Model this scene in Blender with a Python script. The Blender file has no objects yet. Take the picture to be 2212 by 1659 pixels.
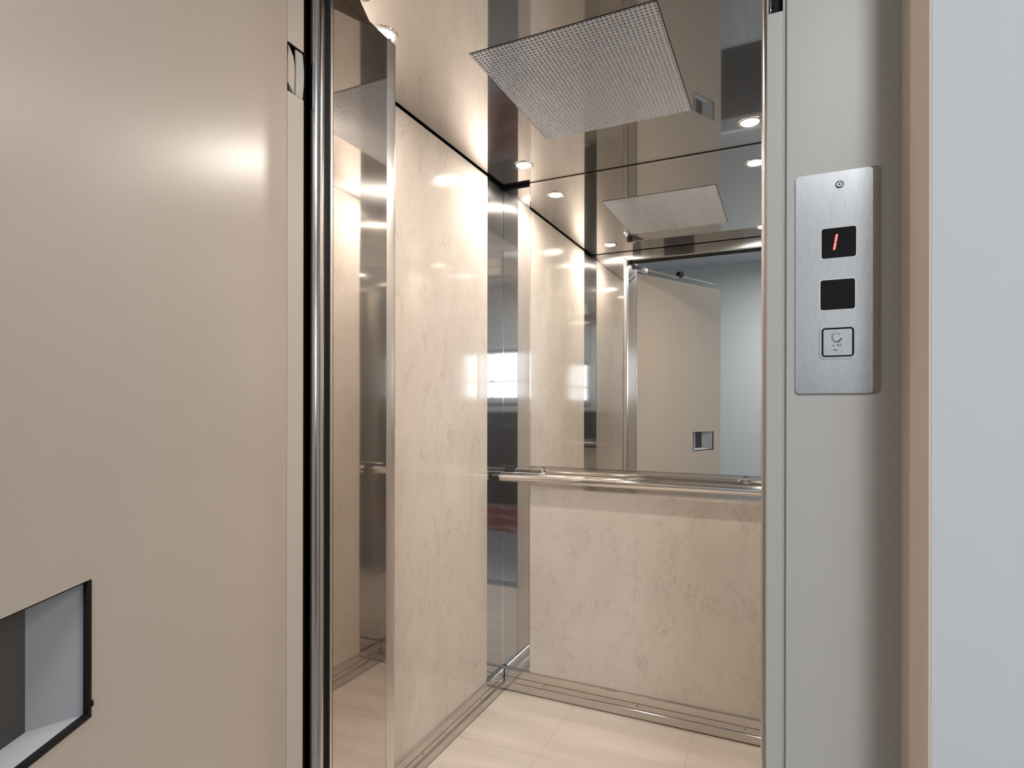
import bpy, bmesh, math
from mathutils import Vector, Matrix
S = bpy.context.scene
COL = S.collection
PI = math.pi
# ------------------------------------------------------------------ camera, world, exposure
F_PX, YAW, CY, ROLL, CAMH = 1277.28, 0.4369, 882.2, -0.0016, 1.172
cd = bpy.data.cameras.new('camera'); cam = bpy.data.objects.new('camera', cd); COL.objects.link(cam)
cd.sensor_width = 36.0; cd.lens = 36.0*F_PX/2212
cd.shift_y = (CY-829.5)/2212; cd.clip_start = 0.02
cam.matrix_world = Matrix.Translation((0, 0, CAMH)) @ Matrix.Rotation(YAW, 4, 'Z') @ Matrix.Rotation(PI/2, 4, 'X') @ Matrix.Rotation(-ROLL, 4, 'Z')
S.camera = cam
S.view_settings.view_transform = 'Standard'; S.view_settings.look = 'None'
S.view_settings.gamma = 1.0; S.view_settings.use_curve_mapping = False
S.view_settings.exposure = 0.0
W = bpy.data.worlds.new('sky'); S.world = W; W.use_nodes = True
W.node_tree.nodes['Background'].inputs[0].default_value = (0.80, 0.90, 1.0, 1)
W.node_tree.nodes['Background'].inputs[1].default_value = 4.0
WARM = (1.0, 0.905, 0.815)
LAMP_E = 670.0        # radiance of each cab downlight bulb
DAY_W = 19.0          # daylight area lamp outside the hall window
HALL_W = 46.0         # hall ceiling lamp

def area(name, loc, rot, sx, sy, power, color, shape='RECTANGLE', spread=PI, parent=None):
    l = bpy.data.lights.new(name, 'AREA'); l.shape = shape; l.size = sx
    if shape in ('RECTANGLE', 'ELLIPSE'): l.size_y = sy
    l.energy = power; l.color = color; l.spread = spread
    o = bpy.data.objects.new(name, l); COL.objects.link(o); o.location = loc; o.rotation_euler = rot
    if parent: o.parent = parent
    return o
# ------------------------------------------------------------------ dimensions (metres)
D = 2.237; XL = -1.085; XR = 0.0555; YF = 1.022; H = 2.10      # inside of the cab
LX = (-0.9158, -0.1135); LY = (1.197, 2.062)                   # downlights
OL, OR = -0.845, -0.030                                        # door opening left / right
YFR = 0.83                                                     # landing frame face
YW = 0.677                                                     # hall wall face
REAR = -2.4; HXL = -2.3; HXR = 2.7; HH = 2.75                  # hall
# daylight outside the hall window
area('window_daylight', (1.35, REAR-0.32, 1.62), (PI/2, 0, 0), 1.2, 0.95, DAY_W, (0.86, 0.94, 1.0))

# ------------------------------------------------------------------ mesh helpers
def box(bm, x0, x1, y0, y1, z0, z1, bev=0, seg=2):
    r = bmesh.ops.create_cube(bm, size=1)
    for v in r['verts']:
        v.co = Vector(((x0+x1)/2+v.co.x*(x1-x0), (y0+y1)/2+v.co.y*(y1-y0), (z0+z1)/2+v.co.z*(z1-z0)))
    if bev:
        es = list({e for v in r['verts'] for e in v.link_edges})
        bmesh.ops.bevel(bm, geom=es, offset=bev, segments=seg, affect='EDGES', profile=0.5)
def cyl(bm, p0, p1, r, n=32, r2=None, caps=True):
    p0 = Vector(p0); p1 = Vector(p1); d = p1-p0
    m = Matrix.Translation((p0+p1)/2) @ d.to_track_quat('Z', 'Y').to_matrix().to_4x4()
    bmesh.ops.create_cone(bm, cap_ends=caps, segments=n, radius1=r, radius2=r if r2 is None else r2, depth=d.length, matrix=m)
def sphere(bm, c, r, sc=(1, 1, 1), n=20):
    m = Matrix.Translation(c) @ Matrix.Diagonal((*sc, 1))
    bmesh.ops.create_uvsphere(bm, u_segments=n, v_segments=n//2, radius=r, matrix=m)
def tube(bm, pts, r, n=16):
    pts = [Vector(p) for p in pts]; rings = []; ref = None
    for i, p in enumerate(pts):
        t = (pts[min(i+1, len(pts)-1)]-pts[max(i-1, 0)]).normalized()
        if ref is None: ref = t.orthogonal().normalized()
        ref = (ref-t*ref.dot(t)).normalized(); bi = t.cross(ref)
        rings.append([bm.verts.new(p+r*(math.cos(2*PI*k/n)*ref+math.sin(2*PI*k/n)*bi)) for k in range(n)])
    for a, b in zip(rings, rings[1:]):
        for k in range(n): bm.faces.new((a[k], a[(k+1) % n], b[(k+1) % n], b[k]))
    bm.faces.new(rings[0][::-1]); bm.faces.new(rings[-1])
def extrude(bm, prof, a, b, mapper):
    """profile (u,v) swept from a to b; mapper(u,v,t)->xyz"""
    r0 = [bm.verts.new(mapper(u, v, a)) for u, v in prof]; r1 = [bm.verts.new(mapper(u, v, b)) for u, v in prof]
    n = len(prof)
    for k in range(n): bm.faces.new((r0[k], r0[(k+1) % n], r1[(k+1) % n], r1[k]))
    bm.faces.new(r0[::-1]); bm.faces.new(r1)
def rrect(x0, x1, z0, z1, r, n=6):
    out = []
    for cx, cz, a0 in ((x1-r, z1-r, 0), (x0+r, z1-r, PI/2), (x0+r, z0+r, PI), (x1-r, z0+r, 3*PI/2)):
        for k in range(n+1):
            a = a0+PI/2*k/n; out.append((cx+r*math.cos(a), cz+r*math.sin(a)))
    return out
def ring(bm, outer, inner, y0, y1):
    """flat frame between two matching XZ outlines, thick in Y (y0 front, y1 back)"""
    n = len(outer)
    V = {}
    for nm, ol in (('o', outer), ('i', inner)):
        for y in (y0, y1): V[nm, y] = [bm.verts.new((u, y, v)) for u, v in ol]
    for k in range(n):
        j = (k+1) % n
        bm.faces.new((V['o', y0][k], V['o', y0][j], V['i', y0][j], V['i', y0][k]))
        bm.faces.new((V['o', y1][j], V['o', y1][k], V['i', y1][k], V['i', y1][j]))
        bm.faces.new((V['o', y0][j], V['o', y0][k], V['o', y1][k], V['o', y1][j]))
        bm.faces.new((V['i', y0][k], V['i', y0][j], V['i', y1][j], V['i', y1][k]))
def obj(name, bm, mat, parent=None, smooth=False, M=None):
    bmesh.ops.recalc_face_normals(bm, faces=bm.faces[:])
    if M is not None: bmesh.ops.transform(bm, matrix=M, verts=bm.verts[:])
    me = bpy.data.meshes.new(name); bm.to_mesh(me); bm.free(); me.materials.append(mat)
    if smooth:
        for p in me.polygons: p.use_smooth = True
        try: me.set_sharp_from_angle(angle=math.radians(35))
        except Exception: pass
    o = bpy.data.objects.new(name, me); COL.objects.link(o)
    if parent is not None:
        o.parent = parent; o.matrix_parent_inverse = Matrix.Translation(-Vector(parent.location)) if parent.type == 'EMPTY' else Matrix.Identity(4)
    return o
def bxo(name, dims, mat, parent=None, bev=0, smooth=False):
    bm = bmesh.new(); box(bm, *dims, bev=bev); return obj(name, bm, mat, parent, smooth=smooth)
def struct(o): o['kind'] = 'structure'; return o
def thing(name, label, cat, loc, group=None):
    o = bpy.data.objects.new(name, None); COL.objects.link(o); o.location = loc; o.empty_display_size = .05
    o['label'] = label; o['category'] = cat
    if group: o['group'] = group
    return o
def tag(o, label, cat, group=None):
    o['label'] = label; o['category'] = cat
    if group: o['group'] = group
    return o
# ------------------------------------------------------------------ materials
def mat(name, base=(.5, .5, .5), rough=.5, metal=0., spec=.5, emit=None, es=0., coat=0., **k):
    m = bpy.data.materials.new(name); m.use_nodes = True; b = m.node_tree.nodes['Principled BSDF']
    b.inputs['Base Color'].default_value = (*base, 1); b.inputs['Roughness'].default_value = rough
    b.inputs['Metallic'].default_value = metal; b.inputs['Specular IOR Level'].default_value = spec
    b.inputs['Coat Weight'].default_value = coat; b.inputs['Coat Roughness'].default_value = .04
    if emit: b.inputs['Emission Color'].default_value = (*emit, 1); b.inputs['Emission Strength'].default_value = es
    return m
class NT:
    def __init__(s, m): s.m = m; s.t = m.node_tree; s.b = s.t.nodes['Principled BSDF']
    def n(s, ty, **k):
        x = s.t.nodes.new(ty)
        for a, v in k.items():
            if a.startswith('_'): x.inputs[a[1:].replace('_', ' ')].default_value = v
            else: setattr(x, a, v)
        return x
    def l(s, a, b): s.t.links.new(a, b)
    def coord(s, scale=(1, 1, 1)):
        c = s.n('ShaderNodeTexCoord'); mp = s.n('ShaderNodeMapping'); mp.inputs['Scale'].default_value = scale
        s.l(c.outputs['Object'], mp.inputs[0]); return mp.outputs[0]
    def noise(s, vec, scale, detail=2, rough=.5, dist=0):
        x = s.n('ShaderNodeTexNoise'); s.l(vec, x.inputs['Vector'])
        x.inputs['Scale'].default_value = scale; x.inputs['Detail'].default_value = detail
        x.inputs['Roughness'].default_value = rough; x.inputs['Distortion'].default_value = dist; return x.outputs[0]
    def ramp(s, fac, stops):
        r = s.n('ShaderNodeValToRGB'); s.l(fac, r.inputs[0]); e = r.color_ramp.elements
        while len(e) < len(stops): e.new(.5)
        for q, (p, c) in zip(e, stops): q.position = p; q.color = (*c, 1) if len(c) == 3 else c
        return r.outputs[0]
    def math(s, op, a, b=None, c=None):
        x = s.n('ShaderNodeMath', operation=op)
        for i, v in enumerate((a, b, c)):
            if v is None: continue
            if isinstance(v, (int, float)): x.inputs[i].default_value = v
            else: s.l(v, x.inputs[i])
        return x.outputs[0]
    def mix(s, fac, a, b):
        x = s.n('ShaderNodeMix', data_type='RGBA')
        if isinstance(fac, (int, float)): x.inputs[0].default_value = fac
        else: s.l(fac, x.inputs[0])
        for i, v in ((6, a), (7, b)):
            if isinstance(v, tuple): x.inputs[i].default_value = (*v, 1)
            else: s.l(v, x.inputs[i])
        return x.outputs[2]
    def bump(s, h, strength=.1, dist=.001):
        x = s.n('ShaderNodeBump'); x.inputs['Strength'].default_value = strength; x.inputs['Distance'].default_value = dist
        s.l(h, x.inputs['Height']); s.l(x.outputs[0], s.b.inputs['Normal']); return x
    def base(s, c): s.l(c, s.b.inputs['Base Color'])
def steel(name, base, rough, aniso, grain=.0, rv=0., horiz=False, wave=0., haze=0., haze_rough=.3):
    """polished sheet: a sharp reflection plus a share of brushed haze stretched across the grain"""
    m = mat(name, base, rough, 1.0); t = NT(m)
    b = t.b; b.inputs['Anisotropic'].default_value = aniso
    g = t.n('ShaderNodeNewGeometry')
    if horiz:
        c = t.n('ShaderNodeCombineXYZ'); c.inputs[0].default_value = 1; tan = c.outputs[0]
    else:
        x = t.n('ShaderNodeVectorMath', operation='CROSS_PRODUCT'); x.inputs[0].default_value = (.013, .02, 1)
        t.l(g.outputs['True Normal'], x.inputs[1]); tan = x.outputs[0]
    t.l(tan, b.inputs['Tangent'])
    v = t.coord((1, 1, .01) if not horiz else (1, .02, 1))
    n1 = t.noise(v, 700, 1)
    t.l(t.math('MULTIPLY_ADD', n1, rv, rough-rv/2), b.inputs['Roughness'])
    bp = None
    if grain or wave:
        w = t.noise(t.coord((1, 1, .35)), 5, 1)
        bp = t.bump(t.math('ADD', t.math('MULTIPLY', n1, grain), t.math('MULTIPLY', w, wave)), 1.0, .001)
    if haze:
        h = t.n('ShaderNodeBsdfPrincipled'); h.inputs['Base Color'].default_value = (*base, 1); h.inputs['Metallic'].default_value = 1
        h.inputs['Roughness'].default_value = haze_rough; h.inputs['Anisotropic'].default_value = .95; t.l(tan, h.inputs['Tangent'])
        mx = t.n('ShaderNodeMixShader'); mx.inputs[0].default_value = haze
        out = [q for q in t.t.nodes if q.type == 'OUTPUT_MATERIAL'][0]
        t.l(b.outputs[0], mx.inputs[1]); t.l(h.outputs[0], mx.inputs[2]); t.l(mx.outputs[0], out.inputs[0])
    return m
M = {}
M['steel'] = steel('brushed_steel', (.60, .59, .58), .035, .5, rv=.01, wave=.25, haze=.16)
M['steel_leaf'] = steel('leaf_steel', (.66, .62, .585), .03, .5, rv=.01, wave=.25, haze=.22, haze_rough=.25)
M['steel_ceiling'] = steel('ceiling_steel', (.54, .525, .515), .035, .3, rv=.015, horiz=True, haze=.12, haze_rough=.2)
M['steel_satin'] = steel('satin_steel', (.74, .72, .70), .30, .5, rv=.06)
M['post_steel'] = mat('post_steel', (.60, .59, .585), .17, 1.0)
M['sill_steel'] = mat('sill_steel', (.26, .255, .25), .42, 1.0)
M['chrome'] = mat('polished_chrome', (.80, .77, .73), .06, 1.0)
M['skirt'] = steel('skirting_steel', (.64, .61, .585), .09, .3, rv=.03, haze=.18, haze_rough=.4)
M['mirror'] = mat('mirror_silver', (.90, .905, .88), 0.0, 1.0)
M['dark_steel'] = mat('dark_steel', (.16, .14, .125), .35, 1.0)
M['black'] = mat('black_rubber_and_shade', (.010, .010, .011), .5, spec=.15)  # seals and gaskets; also the painted shade inside the hinge pocket
M['blackgloss'] = mat('black_acrylic', (.006, .005, .006), .12, spec=.18)
M['red_dim'] = mat('unlit_segment', (.016, .004, .004), .3, spec=.15)
M['red_lit'] = mat('lit_segment', (.6, .02, .03), .4, emit=(1, .09, .08), es=3.0)
M['white_lamp'] = mat('lamp_glass', (.9, .9, .9), .2, emit=WARM, es=LAMP_E)
M['hall_lamp'] = mat('hall_lamp_glass', (.9, .9, .9), .3, emit=(.95, .97, 1), es=7)
M['screw'] = mat('screw_metal', (.55, .55, .55), .25, 1.0)

def painted(name, base, rough, bump=.05, scale=220, spec=.5):
    m = mat(name, base, rough, spec=spec); t = NT(m); v = t.coord()
    n = t.noise(v, scale, 3); t.bump(n, bump, .001)
    n2 = t.noise(v, 3.0, 2)
    t.base(t.mix(t.math('MULTIPLY', n2, .10), base, tuple(c*.86 for c in base)))
    return m
M['door_paint'] = painted('door_enamel', (.615, .55, .48), .33, .05)
M['frame_paint'] = painted('frame_enamel', (.56, .545, .51), .38, .05)
M['wall'] = painted('pale_plaster', (.69, .705, .70), .85, .12, 160)
M['reveal'] = painted('warm_lit_plaster', (.74, .64, .54), .85, .1, 160)  # wall plaster at the reveal, with warm cab light put into its colour
M['hall_ceiling'] = painted('ceiling_plaster', (.62, .64, .66), .9, .1, 120)
M['niche'] = mat('niche_grey', (.41, .435, .46), .5)

def mesh_dark():
    m = mat('woven_dark_glass', (.05, .05, .05), .4); t = NT(m); v = t.coord()
    w = t.n('ShaderNodeTexWave', wave_type='BANDS', bands_direction='DIAGONAL'); t.l(v, w.inputs['Vector']); w.inputs['Scale'].default_value = 420
    t.base(t.ramp(w.outputs[1], [(0, (.032, .034, .038)), (1, (.072, .076, .082))])); t.bump(w.outputs[1], .3, .001); return m
M['woven'] = mesh_dark()

def marble():
    m = mat('marble_laminate', (.7, .64, .57), .09, spec=.5); t = NT(m)
    c = t.coord((1, 1, .62)); base = t.noise(c, 3.2, 4, .55)
    col = t.ramp(base, [(.30, (.640, .578, .515)), (.5, (.690, .628, .565)), (.72, (.740, .680, .618))])
    # thin broken veins
    def vein(vec, sc, width, msc, lo, hi):
        a = t.noise(vec, sc, 5, .62, .9); d = t.math('ABSOLUTE', t.math('SUBTRACT', a, .5))
        line = t.math('SUBTRACT', 1.0, t.math('MINIMUM', t.math('DIVIDE', d, width), 1.0))
        mk = t.noise(vec, msc, 3, .6); mk = t.math('MULTIPLY', t.math('SUBTRACT', mk, lo), 1.0/(hi-lo))
        x = t.n('ShaderNodeClamp'); t.l(mk, x.inputs[0]); return t.math('MULTIPLY', line, x.outputs[0])
    v1 = vein(t.coord((1, 1, .6)), 9.0, .022, 12, .49, .62); v2 = vein(t.coord((1.3, 1.3, .6)), 18.0, .036, 14, .48, .62)
    f = t.math('MINIMUM', t.math('ADD', t.math('MULTIPLY', v1, .28), t.math('MULTIPLY', v2, .25)), 1.0)
    t.base(t.mix(f, col, (.30, .24, .19))); return m
M['marble'] = marble()

def tiles(name, pitch, ox, oy, c0, c1, grout, gw, rough, streak=(2, 14, 1), lo=.35, hi=.7):
    m = mat(name, c0, rough); t = NT(m); cdn = t.n('ShaderNodeTexCoord'); sp = t.n('ShaderNodeSeparateXYZ'); t.l(cdn.outputs['Object'], sp.inputs[0])
    def g(o, off):
        q = t.math('FRACT', t.math('ADD', t.math('DIVIDE', t.math('SUBTRACT', o, off), pitch), 50.0))
        q = t.math('ABSOLUTE', t.math('SUBTRACT', q, .5)); return t.math('GREATER_THAN', q, .5-gw/pitch/2)
    gm = t.math('MAXIMUM', g(sp.outputs[0], ox), g(sp.outputs[1], oy))
    n = t.noise(t.coord(streak), 1.3, 4, .6, .3)
    col = t.ramp(n, [(lo, c1), (hi, c0)])
    t.base(t.mix(gm, col, grout)); t.bump(t.math('SUBTRACT', 1.0, gm), .25, .001); return m
M['tile'] = tiles('cab_floor_tile', .456, -.763, 1.838, (.77, .69, .60), (.62, .55, .475), (.52, .44, .36), .0022, .32, streak=(1.3, 7, 1), lo=.38)
M['tile'].node_tree.nodes['Principled BSDF'].inputs['Specular IOR Level'].default_value = .28
M['halltile'] = tiles('hall_floor_tile', .40, .1, -.2, (.36, .37, .39), (.28, .29, .31), (.2, .2, .21), .004, .25, streak=(3, 3, 3))

def prismatic():
    m = mat('prismatic_acrylic', (.66, .69, .74), .12, .35, spec=.9); return m
M['prism'] = prismatic(); M['prism_pit_shade'] = mat('prismatic_pit_shade', (.035, .035, .04), .12)  # pit floors of the same acrylic, their shade painted as near-black colour

def glass():
    m = bpy.data.materials.new('window_glass'); m.use_nodes = True; nt = m.node_tree; nt.nodes.clear()
    o = nt.nodes.new('ShaderNodeOutputMaterial'); mx = nt.nodes.new('ShaderNodeMixShader'); tr = nt.nodes.new('ShaderNodeBsdfTransparent')
    gl = nt.nodes.new('ShaderNodeBsdfGlossy'); gl.inputs['Roughness'].default_value = .02; fr = nt.nodes.new('ShaderNodeFresnel'); fr.inputs[0].default_value = 1.45
    nt.links.new(fr.outputs[0], mx.inputs[0]); nt.links.new(tr.outputs[0], mx.inputs[1]); nt.links.new(gl.outputs[0], mx.inputs[2]); nt.links.new(mx.outputs[0], o.inputs[0]); return m
M['glass'] = glass()
M['win_white'] = mat('white_window_paint', (.75, .77, .78), .35)
M['navy'] = mat('dark_blue_lacquer', (.045, .055, .07), .25)
M['grey_metal'] = mat('grey_handle', (.5, .52, .55), .3, .8)

def rugmat():
    m = mat('red_zigzag_wool', (.2, .03, .04), .95); t = NT(m)
    cdn = t.n('ShaderNodeTexCoord'); sp = t.n('ShaderNodeSeparateXYZ'); t.l(cdn.outputs['Object'], sp.inputs[0])
    tri = t.math('PINGPONG', sp.outputs[0], .16)
    q = t.math('SUBTRACT', sp.outputs[1], t.math('MULTIPLY', tri, .9))
    q = t.math('ABSOLUTE', t.math('SUBTRACT', t.math('FRACT', t.math('ADD', t.math('MULTIPLY', q, 1.9), 20.0)), .5))
    line = t.math('LESS_THAN', q, .045)
    n = t.noise(t.coord(), 4, 2); col = t.ramp(n, [(.3, (.10, .018, .025)), (.7, (.26, .03, .05))])
    t.base(t.mix(line, col, (.38, .30, .29))); return m
M['rug'] = rugmat()
def matmat():
    m = mat('charcoal_mat', (.03, .03, .032), .95); t = NT(m); n = t.noise(t.coord(), 60, 3)
    t.base(t.ramp(n, [(.3, (.02, .02, .022)), (.8, (.06, .06, .065))])); t.bump(n, .4, .002); return m
M['mat'] = matmat()

# ================================================================== THE CAB (structure)
# floor and its threshold
struct(bxo('floor', (XL-.02, XR+.02, .975, D+.02, -.03, 0), M['tile']))
st = struct(bxo('trim_1', (OL-.05, OR+.05, .868, .973, -.03, -.001), M['sill_steel']))      # cab door sill
for y in (.892, .918, .944):
    bxo('sill_groove', (OL-.05, OR+.05, y-.004, y+.004, -.003, 0.0002), M['black'], st)
struct(bxo('trim_2', (OL-.12, OR+.14, .80, .856, -.03, -.001), M['sill_steel']))             # landing sill

# side and back walls: dark carcass behind, laminate panel and polished corner strips as parts
STRIP = .146
ZS, ZT = .088, 2.088
TOPB = 2.085
def side_wall(name, x, s):
    # s=+1: wall's inner face looks to +X (left wall); s=-1 right wall
    def X(d): return x - s*d
    def bx(nm, d0, d1, y0, y1, z0, z1, m, par, bev=0):
        a, b = sorted((X(d0), X(d1))); return bxo(nm, (a, b, y0, y1, z0, z1), m, par, bev)
    w = struct(bx(name, .012, .05, YF-.02, D+.05, -.03, H+.06, M['black'], None))
    bx('laminate_panel', 0, .0115, YF+.125, D-STRIP, .02, ZT+.007, M['marble'], w, .0008)
    bx('corner_strip', .001, .0115, D-STRIP+.0015, D+.0008, .02, TOPB, M['steel'], w)
    bx('corner_strip', .001, .0115, YF+.002, YF+.1235, .02, TOPB, M['steel'], w)
    return w
side_wall('wall_left', XL, 1); side_wall('wall_right', XR, -1)
wb = struct(bxo('wall_back', (XL-.05, XR+.05, D+.012, D+.05, -.03, H+.06), M['black']))
MX0, MX1 = -.9635, -.067
bxo('corner_strip', (XL-.0008, MX0-.0015, D+.001, D+.0115, .02, TOPB), M['steel'], wb)
bxo('corner_strip', (MX1+.0015, XR+.0008, D+.001, D+.0115, .02, TOPB), M['steel'], wb)
bxo('laminate_panel', (MX0, MX1, D, D+.0115, .02, .850), M['marble'], wb, .0008)
bxo('steel_band', (MX0, MX1, D+.001, D+.0115, .8515, .9335), M['skirt'], wb)
bm = bmesh.new(); box(bm, MX0, MX1, D-.0015, D+.003, .8485, .8515); obj('panel_edge_bead', bm, M['chrome'], wb)

# stepped stainless skirtings
PROF = [(-.008, .006), (.019, .006), (.019, .0335), (.0185, .034), (.0128, .0342), (.0125, .0346), (.0125, .0555), (.0095, .0562), (.0095, .0588), (.0125, .0595), (.0125, .085), (.0105, .0875), (-.008, .0875)]
def skirting(name, kind, a, b):
    bm = bmesh.new()
    if kind == 'left': mp = lambda u, v, t: (XL+u, t, v)
    elif kind == 'right': mp = lambda u, v, t: (XR-u, t, v)
    else: mp = lambda u, v, t: (t, D-u, v)
    extrude(bm, PROF, a, b, mp)
    o = struct(obj(name, bm, M['skirt']))
    n = 3
    for k in range(n):
        t = a+(b-a)*(k+.5)/n
        bm = bmesh.new(); p0 = Vector(mp(.0122, .0485, t)); p1 = Vector(mp(.0140, .0485, t)); cyl(bm, p0, p1, .0026, 16)
        obj('screw', bm, M['dark_steel'], o, True)
    return o
skirting('baseboard_left', 'left', YF, D-.0185); skirting('baseboard_right', 'right', YF, D-.0185); skirting('baseboard_back', 'back', XL+.0002, XR-.0002)

# ceiling: polished panel hung below a black void
CX0, CX1, CY0, CY1 = XL+.009, XR-.009, 1.034, D-.009
PX0, PX1, PY0, PY1 = -.758, -.271, 1.353, 1.900
def ceiling_panel():
    bm = bmesh.new(); xs = sorted([CX0, CX1, PX0, PX1]); ys = sorted([CY0, CY1, PY0, PY1]); R = .030
    # cells around the diffuser cut-out; the downlight trims cover their own holes
    for i in range(3):
        for j in range(3):
            if i == 1 and j == 1: continue
            box(bm, xs[i], xs[i+1], ys[j], ys[j+1], H, H+.004)
    bmesh.ops.remove_doubles(bm, verts=bm.verts[:], dist=1e-5)
    # drop internal faces
    seen = {}
    for f in bm.faces: seen.setdefault(tuple(round(c, 4) for c in f.calc_center_median()), []).append(f)
    dele = [f for l in seen.values() if len(l) > 1 for f in l]
    bmesh.ops.delete(bm, geom=dele, context='FACES')
    return struct(obj('ceiling', bm, M['steel_ceiling']))
ceil = ceiling_panel()
bxo('corner_bead', (XL-.0008, XL+.0009, D-.0001, D+.0012, .088, TOPB), M['chrome'], wb)
bxo('roof_deck', (XL-.05, XR+.05, .86, D+.05, H+.062, H+.08), M['black'], ceil)

# front wall of the cab (steel, around the opening)
wf = struct(bxo('wall_front', (XL-.012, OL-.018, .885, YF, -.03, H+.06), M['steel']))
bxo('return_panel', (OR+.024, XR+.012, .885, YF, -.03, H+.06), M['steel'], wf)
hd = bxo('header_panel', (OL-.018, OR+.032, .99, YF, 2.048, H+.06), M['steel'], wf)
tr = bxo('door_track', (OL-.018, OR+.032, .885, .988, 2.062, H+.06), M['dark_steel'], wf)
for y in (.912, .950):
    bxo('track_lip', (OL-.018, OR+.032, y-.003, y+.003, 2.048, 2.062), M['dark_steel'], wf)

# rounded entrance posts with black seals
def post(name, x, s):
    bm = bmesh.new(); cyl(bm, (x-s*.0145, .8985, -.02), (x-s*.0145, .8985, 2.06), .0145, 40)
    o = struct(obj(name, bm, M['post_steel'], smooth=True))
    def seg(nm, d0, d1, y0, y1, m):
        a, b = sorted((x-s*d0, x-s*d1)); bxo(nm, (a, b, y0, y1, -.02, 2.060), m, o)
    seg('rubber_seal', .017, .004, .9055, .9215, M['black']); seg('edge_profile', .020, .0005, .9220, .9285, M['steel_satin'])
    seg('backing_channel', .045, .030, .872, .9285, M['black'])
    return o
post('trim_3', -.833, 1); post('trim_4', -.0342, -1)

# folding cab door, two leaves folded on each side
def leafpair(name, x, s):
    e = bpy.data.objects.new(name, None); COL.objects.link(e); e.location = (x, 1.03, 0); e['kind'] = 'structure'
    def bx(nm, d0, d1, y0, y1, z0, z1, m, bev=0, par=e):
        a, b = sorted((x-s*d0, x-s*d1)); return bxo(nm, (a, b, y0, y1, z0, z1), m, par, bev)
    bx('door_leaf', 0, .010, .9300, 1.1045, .012, 2.021, M['steel_leaf'])
    bx('door_leaf', .0125, .0225, .9300, 1.1045, .012, 2.021, M['steel_leaf'])
    bm = bmesh.new()
    pr = [(0, 1.105), (.0004, 1.1052), (.0004, 1.132), (-.002, 1.140), (-.006, 1.1435), (-.0165, 1.1435), (-.0205, 1.140), (-.0225, 1.132), (-.0225, 1.105)]
    r0 = [(x+s*u, y) for u, y in pr]
    lo = [bm.verts.new((a, b, .012)) for a, b in r0]; hi = [bm.verts.new((a, b, 1.9115)) for a, b in r0]
    for k in range(len(r0)): j = (k+1) % len(r0); bm.faces.new((lo[k], lo[j], hi[j], hi[k]))
    bm.faces.new(lo[::-1]); bm.faces.new(hi)
    lo = [bm.verts.new((a, b, 1.9125)) for a, b in r0]; hi = [bm.verts.new((a, b, 2.021)) for a, b in r0]
    for k in range(len(r0)): j = (k+1) % len(r0); bm.faces.new((lo[k], lo[j], hi[j], hi[k]))
    bm.faces.new(lo[::-1]); bm.faces.new(hi)
    obj('edge_profile', bm, M['steel_satin'], e, True)
    bm = bmesh.new(); tube(bm, [(x-s*.010, 1.128, 2.0), (x-s*.010, 1.128, 2.032)], .005, 12); obj('pivot_pin', bm, M['chrome'], e, True)
    # tapering guide arm carried on the face of the leaf, below the track
    bm = bmesh.new()
    pts = [(x+s*.0003, 1.047), (x+s*.0003, .9305), (x+s*.047, .9305)] if s > 0 else [(x+.012, 1.047), (x+.012, .9305), (x+.001, .9305)]
    lo = [bm.verts.new((a, b, 2.011)) for a, b in pts]; hi = [bm.verts.new((a, b, 2.017)) for a, b in pts]
    for k in range(3): j = (k+1) % 3; bm.faces.new((lo[k], lo[j], hi[j], hi[k]))
    bm.faces.new(lo[::-1]); bm.faces.new(hi); obj('guide_arm', bm, M['dark_steel'], e)
    return e
leafpair('door_2', -.8335, 1); leafpair('door_3', OR, -1)

# ================================================================== LANDING FRAME
# left jamb with hinge pocket
JL = -.851
fl = bpy.data.objects.new('trim_5', None); COL.objects.link(fl); fl.location = (JL, .82, 0); fl['kind'] = 'structure'
bm = bmesh.new()
box(bm, JL-.12, JL, .8255, .8663, 0, 1.7675); box(bm, JL-.12, JL, .8255, .8663, 1.8605, 2.08)
box(bm, JL-.12, JL-.045, .8255, .8663, 1.7675, 1.8605)
obj('jamb', bm, M['door_paint'], fl)
bm = bmesh.new(); box(bm, JL-.044, JL-.040, .8262, .8655, 1.7682, 1.8598); box(bm, JL-.040, JL-.0008, .8262, .8655, 1.7676, 1.7690); box(bm, JL-.040, JL-.0008, .8262, .8655, 1.8590, 1.8604); box(bm, JL-.040, JL-.0008, .8256, .8266, 1.7680, 1.8600)
obj('pocket_shade_liner', bm, M['black'], fl)  # black plates added inside the painted jamb to stand in for deep shade
# right jamb: stepped rebate, groove, broad face
fr = bpy.data.objects.new('trim_6', None); COL.objects.link(fr); fr.location = (.05, YFR, 0); fr['kind'] = 'structure'
bm = bmesh.new()
box(bm, -.0025, .1225, YFR, YFR+.05, 0, 2.08, .0012)
obj("jamb", bm, M["frame_paint"], fr)
bm = bmesh.new(); box(bm, -.0255, -.0065, YFR+.004, YFR+.045, 0, 1.683, .0008); box(bm, -.0255, -.0065, YFR+.004, YFR+.045, 1.83, 2.08, .0008)
box(bm, -.0255, -.0238, YFR+.004, YFR+.045, 1.683, 1.83)
obj("rebate_strip", bm, M["frame_paint"], fr)
bxo('groove_back', (-.0068, -.0022, YFR+.0075, YFR+.04, 0, 2.08), M['frame_paint'], fr)
bxo('lock_slot', (-.0240, -.0065, YFR+.028, YFR+.04, 1.683, 1.83), M['black'], fr)
bm = bmesh.new(); box(bm, -.0222, -.0205, YFR+.006, YFR+.03, 1.683, 1.700, .0006); tube(bm, [(-.0213, YFR+.010, 1.70), (-.0210, YFR+.012, 1.705), (-.0190, YFR+.016, 1.708), (-.016, YFR+.02, 1.709)], .0014, 10)
obj('latch_hook', bm, M['chrome'], fr, True)
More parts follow.
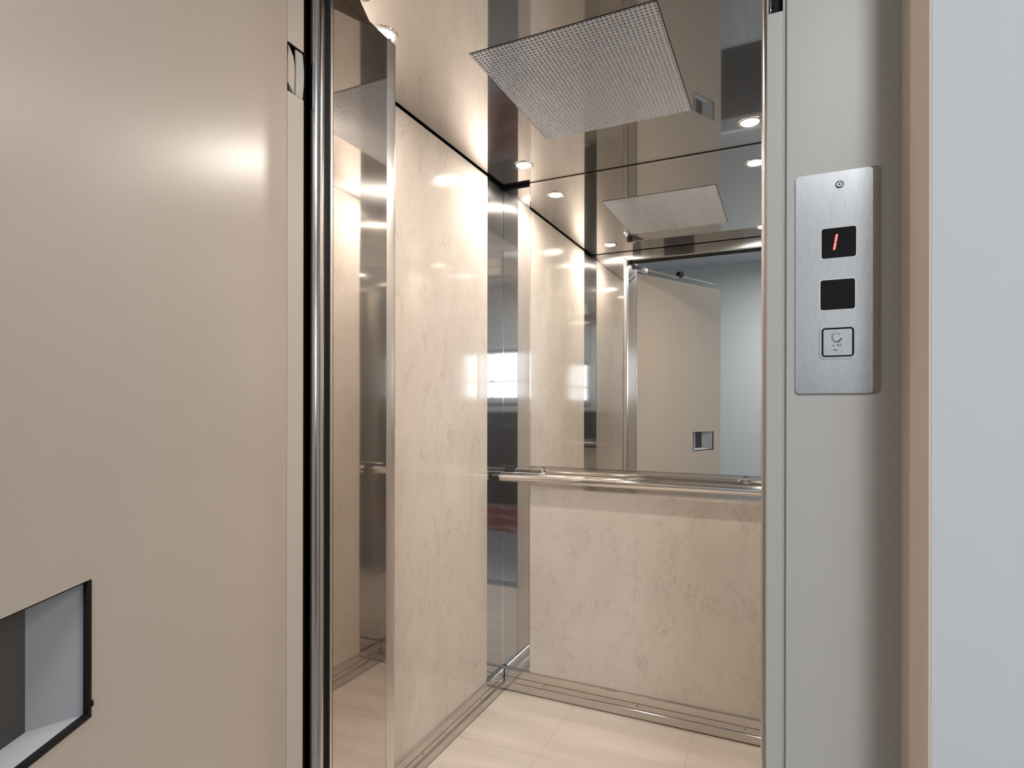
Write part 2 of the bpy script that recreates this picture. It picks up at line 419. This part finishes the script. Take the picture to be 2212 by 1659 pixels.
# head of the frame
fh = struct(bxo('trim_7', (JL-.12, .1225, .826, .868, 2.08, 2.16), M['frame_paint']))

# ================================================================== LANDING DOOR (swung open)
AO = math.radians(28.5); HG = Vector((-.844, .812, 0)); DV = Vector((math.sin(AO), -math.cos(AO), 0)); NV = Vector((math.cos(AO), math.sin(AO), 0))
# local frame: x along the door from the hinge, y = into the thickness (away from camera), z up
MD = Matrix(((DV.x, -NV.x, 0, HG.x), (DV.y, -NV.y, 0, HG.y), (0, 0, 1, 0), (0, 0, 0, 1)))
dr = bpy.data.objects.new('door_1', None); COL.objects.link(dr); dr.location = HG; dr['kind'] = 'structure'
WS0, WS1, WZ0, WZ1 = .548, .778, .8865, 1.014
TH = .036; DW = .860; DH = 2.012
def dobj(nm, fn, m, smooth=False, par=dr):
    bm = bmesh.new(); fn(bm); return obj(nm, bm, m, par, smooth, MD)
def fleaf(bm):
    for (a, b, c, d) in ((-.014, WS0, .012, DH), (WS1, DW, .012, DH), (WS0, WS1, .012, WZ0), (WS0, WS1, WZ1, DH)):
        box(bm, a, b, 0, TH, c, d)
    bmesh.ops.remove_doubles(bm, verts=bm.verts[:], dist=1e-5)
dobj('door_leaf', fleaf, M['door_paint'])
BS0, BS1, BD = .603, .668, .020
BZ0, BZ1 = .9025, 1.0115
def quad(bm, *p): bm.faces.new([bm.verts.new(q) for q in p])
def fniche(bm):
    g = .0045
    o = [(WS0+g, .004, WZ0+g), (WS1-g, .004, WZ0+g), (WS1-g, .004, WZ1-.001), (WS0+g, .004, WZ1-.001)]
    b = [(BS0, BD, BZ0), (BS1, BD, BZ0), (BS1, BD, BZ1), (BS0, BD, BZ1)]
    for k in range(4): j = (k+1) % 4; quad(bm, o[k], o[j], b[j], b[k])
    bmesh.ops.remove_doubles(bm, verts=bm.verts[:], dist=1e-6)
dobj('splayed_niche', fniche, M['niche'])
dobj('woven_vision_pane', lambda bm: box(bm, BS0-.002, BS1+.002, BD-.0005, BD+.002, BZ0-.002, BZ1+.002), M['woven'])
def fgasket(bm):
    box(bm, WS0, WS0+.005, -.001, .012, WZ0, WZ1, .0012); box(bm, WS1-.005, WS1, -.001, .012, WZ0, WZ1, .0012); box(bm, WS0, WS1, -.001, .012, WZ0, WZ0+.005, .0012); box(bm, WS0, WS1, .001, .012, WZ1-.0015, WZ1)
    box(bm, WS0-.0012, WS0+.001, -.0015, .004, WZ0+.010, WZ0+.015)
dobj('window_gasket', fgasket, M['black'], True)
# hinge: curved knuckle plate seen in the pocket
def hingemesh():
    bm = bmesh.new(); n = 14; pr = []
    z0, z1 = 1.7705, 1.8575
    for k in range(n+1):
        a = k/n; z = z0+(z1-z0)*a; bul = .0016*math.sin(PI*a)
        pr.append((z, bul))
    vs = []
    for z, bul in pr:
        vs.append([bm.verts.new((JL-.003+bul, .8490, z)), bm.verts.new((JL-.003+bul, .8666+bul*1.2, z)), bm.verts.new((JL-.006+bul, .8666+bul*1.2, z)), bm.verts.new((JL-.006+bul, .8490, z))])
    for a, b in zip(vs, vs[1:]):
        for k in range(4): j = (k+1) % 4; bm.faces.new((a[k], a[j], b[j], b[k]))
    bm.faces.new(vs[0][::-1]); bm.faces.new(vs[-1]); return bm
obj('hinge_plate', hingemesh(), M['frame_paint'], dr, True)
def knuckle():
    bm = bmesh.new(); pts = []
    for z, y in ((1.7700, .8455), (1.780, .846), (1.800, .847), (1.822, .847), (1.832, .8455), (1.842, .8430), (1.850, .8375), (1.858, .8315)): pts.append((z, y))
    lo = [bm.verts.new((JL-.0035, .8268, 1.790))]+[bm.verts.new((JL-.0035, y, z)) for z, y in pts]
    hi = [bm.verts.new((JL-.022, .8268, 1.790))]+[bm.verts.new((JL-.022, y, z)) for z, y in pts]
    n = len(lo)
    for k in range(n): j = (k+1) % n; bm.faces.new((lo[k], lo[j], hi[j], hi[k]))
    bm.faces.new(lo[::-1]); bm.faces.new(hi); return bm
obj('hinge_leaf', knuckle(), M['door_paint'], dr)
# closer arm above the door
dobj('closer_arm', lambda bm: tube(bm, [(.03, .010, 2.050), (.33, .010, 2.040), (.365, .010, 2.036), (.395, .010, 2.040), (.412, .010, 2.056)], .0075, 12), M['frame_paint'], True)
dobj('closer_roller', lambda bm: cyl(bm, (.418, -.006, 2.062), (.418, .024, 2.062), .020, 28), M['black'], True)
dobj('closer_rod', lambda bm: tube(bm, [(.43, .012, 2.054), (.80, .012, 2.046)], .0035, 10), M['win_white'], True)
dobj('closer_rod_tip', lambda bm: sphere(bm, (.805, .012, 2.046), .008), M['grey_metal'], True)
dobj('closer_body', lambda bm: box(bm, -.01, .085, -.004, .030, 2.018, 2.058, .005), M['steel_satin'], True)

# ================================================================== HALL
struct(bxo('floor_hall', (HXL, HXR, REAR, .80, -.05, -.002), M['halltile']))
struct(bxo('ceiling_hall', (HXL, HXR, REAR, YW+.2, HH, HH+.05), M['hall_ceiling']))
wr = struct(bxo('wall_landing', (.1235, HXR, YW, .886, 0, HH), M['wall']))
bxo('plaster_reveal', (.1212, .1234, YW+.0004, YFR, 0, 2.16), M['reveal'], wr)
bxo('wall_above_door', (JL-.125, .1235, YW, .886, 2.16, HH), M['wall'], wr)
bxo('wall_beside_door', (HXL, JL-.125, YW, .886, 0, HH), M['wall'], wr)
struct(bxo('wall_hall_left', (HXL-.1, HXL, REAR, YW+.2, 0, HH), M['wall']))
struct(bxo('wall_hall_right', (HXR, HXR+.1, REAR, YW+.2, 0, HH), M['wall']))
WX0, WX1, WB, WT = .80, 1.80, 1.27, 1.93
bm = bmesh.new()
box(bm, HXL, WX0, REAR-.12, REAR, 0, HH); box(bm, WX1, HXR, REAR-.12, REAR, 0, HH); box(bm, WX0, WX1, REAR-.12, REAR, 0, WB); box(bm, WX0, WX1, REAR-.12, REAR, WT, HH)
struct(obj('wall_rear', bm, M['wall']))
wn = bpy.data.objects.new('window_1', None); COL.objects.link(wn); wn.location = (1.35, REAR-.06, WB); wn['kind'] = 'structure'
bm = bmesh.new()
for a in ((WX0, WX0+.045, WB, WT), (WX1-.045, WX1, WB, WT), (WX0, WX1, WB, WB+.045), (WX0, WX1, WT-.045, WT), (1.335, 1.365, WB, WT), (WX0, WX1, 1.508, 1.530)):
    box(bm, a[0], a[1], REAR-.085, REAR-.045, a[2], a[3])
obj('window_frame', bm, M['win_white'], wn)
bxo('window_pane', (WX0+.01, WX1-.01, REAR-.068, REAR-.064, WB+.01, WT-.01), M['glass'], wn)
bxo('window_sill', (WX0-.03, WX1+.03, REAR-.04, REAR+.03, WB-.03, WB), M['win_white'], wn)

# ================================================================== THINGS
# wall mirror
mr = thing('mirror', 'large frameless mirror on the back wall above the handrail', 'mirror', ((MX0+MX1)/2, D, .935))
bxo('mirror_glass', (MX0+.001, MX1-.001, D-.002, D+.002, .9375, 2.0965), M['mirror'], mr)
bm = bmesh.new()
for a in ((MX0-.0005, MX0+.0025, .935, 2.0985), (MX1-.0025, MX1+.0005, .935, 2.0985)): box(bm, a[0], a[1], D-.0035, D+.006, a[2], a[3])
box(bm, MX0, MX1, D-.0035, D+.006, .935, .938); box(bm, MX0, MX1, D-.0035, D+.006, 2.092, 2.0985)
obj('mirror_edge', bm, M['chrome'], mr)

# handrail
hr = thing('handrail', 'polished steel tube handrail below the mirror on the back wall', 'handrail', (-.51, D-.075, .895))
RY, RZ, RR = D-.072, .8945, .0185
bm = bmesh.new(); cyl(bm, (-1.062, RY, RZ), (.03, RY, RZ), RR, 48); bmesh.ops.bevel(bm, geom=[e for e in bm.edges if len(e.link_faces) == 2 and min(len(f.verts) for f in e.link_faces) < 48 < max(len(f.verts) for f in e.link_faces)+1 and abs(e.verts[0].co.x-e.verts[1].co.x) < 1e-5], offset=.002, segments=2, affect='EDGES')
obj('rail_tube', bm, M['chrome'], hr, True)
for bxp in (-.905, -.135):
    bm = bmesh.new()
    tube(bm, [(bxp, D+.001, RZ+.012), (bxp, D-.020, RZ+.012), (bxp, D-.040, RZ+.010), (bxp, D-.056, RZ+.004)], .0075, 18)
    o = obj('bracket', bm, M['chrome'], hr, True)
    bm = bmesh.new(); cyl(bm, (bxp, D+.0008, RZ+.012), (bxp, D-.007, RZ+.012), .026, 36, .024); obj('wall_rosette', bm, M['chrome'], o, True)
    bm = bmesh.new(); tube(bm, [(bxp-.016, RY+.012, RZ+.004), (bxp+.016, RY+.012, RZ+.004)], .0105, 16); obj('saddle', bm, M['chrome'], o, True)
    for dx in (-.012, .012):
        bm = bmesh.new(); cyl(bm, (bxp+dx, D-.006, RZ+.024), (bxp+dx, D-.0095, RZ+.024), .0035, 14); obj('screw', bm, M['dark_steel'], o, True)

# four recessed downlights
LAB = {(0, 0): 'round recessed ceiling downlight at front left, partly hidden by the folding door edge',
       (0, 1): 'round recessed ceiling downlight in the far left corner above the handrail end',
       (1, 0): 'round recessed ceiling downlight at front right, seen only in the mirror',
       (1, 1): 'round recessed ceiling downlight in the far right corner beside the door jamb'}
def lathe_ring(bm, cx, cy, prof, n=48):
    rings = [[bm.verts.new((cx+r*math.cos(2*PI*k/n), cy+r*math.sin(2*PI*k/n), z)) for k in range(n)] for r, z in prof]
    for a, b in zip(rings, rings[1:]):
        for k in range(n): bm.faces.new((a[k], a[(k+1) % n], b[(k+1) % n], b[k]))
base = None
for (i, j), lab in LAB.items():
    x, y = LX[i], LY[j]
    if base is None:
        t = base = thing('downlight', lab, 'ceiling light', (x, y, H), 'recessed downlights in the lift ceiling')
        bm = bmesh.new(); lathe_ring(bm, x, y, [(.0385, H-.0002), (.0380, H-.0018), (.0360, H-.0026), (.0300, H-.0026), (.0275, H-.0008), (.0275, H-.0002)]); obj('trim_ring', bm, M['chrome'], t, True)
        bm = bmesh.new(); lathe_ring(bm, x, y, [(.0268, H-.0006), (.0255, H-.0020), (.021, H-.0034), (.014, H-.0043), (.007, H-.0047), (.0005, H-.0048)]); obj('lens', bm, M['white_lamp'], t, True)
    else:
        t = base.copy(); COL.objects.link(t); t.location = (x, y, H); t['label'] = lab
        for ch in list(base.children):
            c = ch.copy(); COL.objects.link(c); c.parent = t; c.matrix_parent_inverse = ch.matrix_parent_inverse.copy()

# prismatic diffuser
dp = thing('ceiling_diffuser', 'square prismatic grid diffuser set in the middle of the ceiling', 'ceiling panel', ((PX0+PX1)/2, (PY0+PY1)/2, H))
def prisms():
    bm = bmesh.new(); nx, ny = 42, 47; a = PX0+.0022; b = PX1-.0022; c = PY0+.0022; d = PY1-.0022
    dx = (b-a)/nx; dy = (d-c)/ny; zl = H-.0015; zh = H+.0024; w = .08
    for i in range(nx):
        for j in range(ny):
            x0, x1, y0, y1 = a+i*dx, a+(i+1)*dx, c+j*dy, c+(j+1)*dy
            o = [(x0, y0), (x1, y0), (x1, y1), (x0, y1)]
            inn = [(x0+dx*w, y0+dy*w), (x1-dx*w, y0+dy*w), (x1-dx*w, y1-dy*w), (x0+dx*w, y1-dy*w)]
            top = [(x0+dx*.20, y0+dy*.20), (x1-dx*.20, y0+dy*.20), (x1-dx*.20, y1-dy*.20), (x0+dx*.20, y1-dy*.20)]
            vo = [bm.verts.new((*p, zl)) for p in o]; vi = [bm.verts.new((*p, zl)) for p in inn]; vt = [bm.verts.new((*p, zh)) for p in top]
            for k in range(4):
                q = (k+1) % 4; bm.faces.new((vo[k], vo[q], vi[q], vi[k])); bm.faces.new((vi[k], vi[q], vt[q], vt[k]))
            bm.faces.new(vt).material_index = 1
    bmesh.ops.remove_doubles(bm, verts=bm.verts[:], dist=1e-6)
    return bm
obj('prismatic_sheet', prisms(), M['prism'], dp).data.materials.append(M['prism_pit_shade'])
bm = bmesh.new()
for a in ((PX0, PX0+.0016, PY0, PY1), (PX1-.0016, PX1, PY0, PY1), (PX0+.0016, PX1-.0016, PY0, PY0+.0016), (PX0+.0016, PX1-.0016, PY1-.0016, PY1)): box(bm, a[0], a[1], a[2], a[3], H-.0004, H+.014)
obj('panel_edge', bm, M['black'], dp)

# call station on the right jamb
cs = thing('call_panel', 'brushed steel lift call panel on the grey door jamb, showing a red 1', 'call panel', (.054, YFR, 1.191))
PX = (.0075, .1005); PZ = (1.1905, 1.4645)
W1 = (.0372, .0745, 1.3575, 1.3945); W2 = (.0360, .0735, 1.2940, 1.3310); WB3 = (.0355, .0742, 1.2340, 1.2735)
YP = YFR-.0035
def faceplate():
    bm = bmesh.new()
    # front sheet built as cells around three cut-outs
    xs = [PX[0]+.004, .0365, .0742, PX[1]-.0095]
    ring_out = rrect(PX[0], PX[1], PZ[0], PZ[1], .0055, 6)
    ring_in = rrect(PX[0]+.0008, PX[1]-.0085, PZ[0]+.0008, PZ[1]-.0008, .0045, 6)
    n = len(ring_out)
    back = [bm.verts.new((u, YFR-.0003, v)) for u, v in ring_out]; mid = [bm.verts.new((u, YP+.0022, v)) for u, v in ring_out]; fro = [bm.verts.new((u, YP, v)) for u, v in ring_in]
    for k in range(n):
        j = (k+1) % n; bm.faces.new((back[k], back[j], mid[j], mid[k])); bm.faces.new((mid[k], mid[j], fro[j], fro[k]))
    bm.faces.new(fro)
    return bm
def platesteel():
    m = steel('call_plate_steel', (.43, .43, .43), .30, .3, rv=.02); t = NT(m)
    v = t.coord((1, 1, .12)); n = t.noise(v, 700, 2, .6)
    t.base(t.ramp(n, [(.3, (.41, .41, .41)), (.62, (.46, .46, .46))])); return m
M['plate'] = platesteel()
obj('faceplate', faceplate(), M['plate'], cs)
for k, (x0, x1, z0, z1) in enumerate((W1, W2)):
    bm = bmesh.new(); ring(bm, rrect(x0-.0011, x1+.0008, z0-.0009, z1+.0009, .0035), rrect(x0, x1, z0, z1, .0028), YP-.0004, YP+.0015)
    fb = obj('display', bm, M['chrome'], cs, True)
    bm = bmesh.new(); extrude(bm, rrect(x0-.0001, x1+.0001, z0-.0001, z1+.0001, .0028), YP-.0001, YP+.001, lambda u, v, t: (u, t, v)); obj('display_window', bm, M['blackgloss'], fb)
    if k == 0:
        def seg(cx, cz, hgt, m, nm, w=.00125):
            bm = bmesh.new(); sl = .17; pts = []
            for a in range(9): th = PI*a/8; pts.append((w*math.cos(th), hgt/2+w*math.sin(th)))
            for a in range(9): th = PI+PI*a/8; pts.append((w*math.cos(th), -hgt/2+w*math.sin(th)))
            pts = [(cx+u+sl*v, cz+v) for u, v in pts]
            extrude(bm, pts, YP-.0006, YP-.00005, lambda u, v, t: (u, t, v)); obj(nm, bm, m, fb)
        seg(.0532, 1.3818, .0070, M['red_lit'], 'lit_segment'); seg(.0517, 1.3722, .0070, M['red_lit'], 'lit_segment')
    else:
        bm = bmesh.new()
        for a in range(5):
            for b in range(7): sphere(bm, (x0+.0105+a*.0040, YP-.0001, z0+.0060+b*.0042), .0011, (1, .25, 1), 8)
        o = obj('dot_matrix', bm, M['red_dim'], fb); o['kind'] = 'stuff'
x0, x1, z0, z1 = WB3
bm = bmesh.new(); ring(bm, rrect(x0-.0006, x1+.0006, z0-.0006, z1+.0006, .0055), rrect(x0+.0018, x1-.0018, z0+.0018, z1-.0018, .004), YP-.0016, YP+.001)
bt = obj('button_bezel', bm, M['plate'], cs, True)
bm = bmesh.new(); extrude(bm, rrect(x0+.0014, x1-.0014, z0+.0014, z1-.0014, .004), YP-.0002, YP+.0008, lambda u, v, t: (u, t, v)); obj('button_gap', bm, M['black'], bt)
bm = bmesh.new(); extrude(bm, rrect(x0+.0040, x1-.0040, z0+.0038, z1-.0038, .0018), YP-.0012, YP+.0006, lambda u, v, t: (u, t, v)); bn = obj('push_button', bm, M['plate'], bt)
bm = bmesh.new(); cx, cz = .0540, 1.2600
pts = [(cx+.0052*math.cos(a), YP-.0013, cz+.0056*math.sin(a)) for a in [math.radians(38+k*(308/20)) for k in range(21)]]
tube(bm, pts, .0011, 10); obj('raised_letter', bm, M['chrome'], bn, True)
bm = bmesh.new()
for (u, v) in ((.0500, 1.2498), (.0512, 1.2448), (.0535, 1.2442)): sphere(bm, (u, YP-.0013, v), .0010, (1, .6, 1), 10)
tube(bm, [(.0552+.0010*math.cos(a), YP-.0013, 1.2502+.0013*math.sin(a)) for a in [2*PI*k/10 for k in range(11)]], .0003, 6)
tube(bm, [(.0572, YP-.0013, 1.2515), (.0585, YP-.0013, 1.2513), (.0583, YP-.0013, 1.2504), (.0572, YP-.0013, 1.2490), (.0587, YP-.0013, 1.2490)], .0003, 6)
obj('raised_marks', bm, M['dark_steel'], bn, True)
bm = bmesh.new(); cyl(bm, (.0567, YP+.001, 1.4472), (.0567, YP-.0010, 1.4472), .0036, 28, .0030)
sc = obj('screw', bm, M['screw'], cs, True)
bm = bmesh.new(); c = Vector((.0567, YP-.0011, 1.4472))
for ang in (.5, .5+PI/2):
    dxx = Vector((math.cos(ang), 0, math.sin(ang)))*.0022; nn = Vector((-math.sin(ang), 0, math.cos(ang)))*.00045
    p = [c+dxx+nn, c-dxx+nn, c-dxx-nn, c+dxx-nn]; vs = [bm.verts.new(q) for q in p]; vb = [bm.verts.new(q+Vector((0, .0008, 0))) for q in p]
    bm.faces.new(vs); bm.faces.new(vb[::-1])
    for k in range(4): j = (k+1) % 4; bm.faces.new((vs[k], vs[j], vb[j], vb[k]))
obj('cross_slot', bm, M['black'], sc)
bm = bmesh.new(); lathe = [(.0044, 0), (.0036, -.0006)]
n = 28; r0 = [bm.verts.new((.0567+.0046*math.cos(2*PI*k/n), YP-.0001, 1.4472+.0046*math.sin(2*PI*k/n))) for k in range(n)]; r1 = [bm.verts.new((.0567+.0036*math.cos(2*PI*k/n), YP-.0006, 1.4472+.0036*math.sin(2*PI*k/n))) for k in range(n)]
for k in range(n): bm.faces.new((r0[k], r0[(k+1) % n], r1[(k+1) % n], r1[k]))
obj('countersink', bm, M['dark_steel'], sc, True)

# things in the hall that show only as reflections
hl = thing('hall_ceiling_lamp', 'round white ceiling lamp in the hall, reflected near the lift corner', 'ceiling light', (.55, -1.2, HH))
bm = bmesh.new(); cyl(bm, (.55, -1.2, HH), (.55, -1.2, HH-.03), .19, 48); obj('lamp_base', bm, M['win_white'], hl, True)
bm = bmesh.new(); sphere(bm, (.55, -1.2, HH-.03), .175, (1, 1, .28), 32); obj('lamp_shade', bm, M['hall_lamp'], hl, True)
area('lamp', (0, 0, -.09), (0, 0, 0), .36, .36, HALL_W, (.93, .96, 1.0), 'DISK', PI, hl)
bm = bmesh.new(); extrude(bm, rrect(.15, 1.45, -1.85, -.62, .03), .0, .008, lambda u, v, t: (u, v, t)); tag(obj('floor_rug', bm, M['rug']), 'dark red zigzag rug on the hall floor, reflected in the corner strips', 'rug')
bm = bmesh.new(); extrude(bm, rrect(-.95, .02, -2.05, -.80, .12), .0, .012, lambda u, v, t: (u, v, t)); tag(obj('floor_mat', bm, M['mat']), 'charcoal mat with rounded corners, reflected in the polished ceiling', 'mat')
cb = thing('sideboard', 'dark blue sideboard under the hall window, reflected in the corner strips', 'cabinet', (1.2, -2.2, 0))
bxo('body', (.25, 1.95, -2.39, -2.02, .06, 1.10), M['navy'], cb, .006)
bxo('top_board', (.23, 1.97, -2.39, -2.00, 1.10, 1.13), M['navy'], cb, .004)
for k, x in enumerate((.30, .74, 1.18, 1.60)):
    for z in (.12, .60):
        d = bxo('drawer', (x, x+(.34 if k == 3 else .40), -2.02, -2.005, z, z+.44), M['navy'], cb, .003)
        bm = bmesh.new(); tube(bm, [(x+.08, -2.005, z+.36), (x+.08, -1.985, z+.36), (x+.28, -1.985, z+.36), (x+.28, -2.005, z+.36)], .006, 10); obj('handle', bm, M['grey_metal'], d, True)
for x in (.32, 1.88):
    for y in (-2.34, -2.06):
        bm = bmesh.new(); cyl(bm, (x, y, 0), (x, y, .06), .02, 16, .026); obj('foot', bm, M['navy'], cb, True)
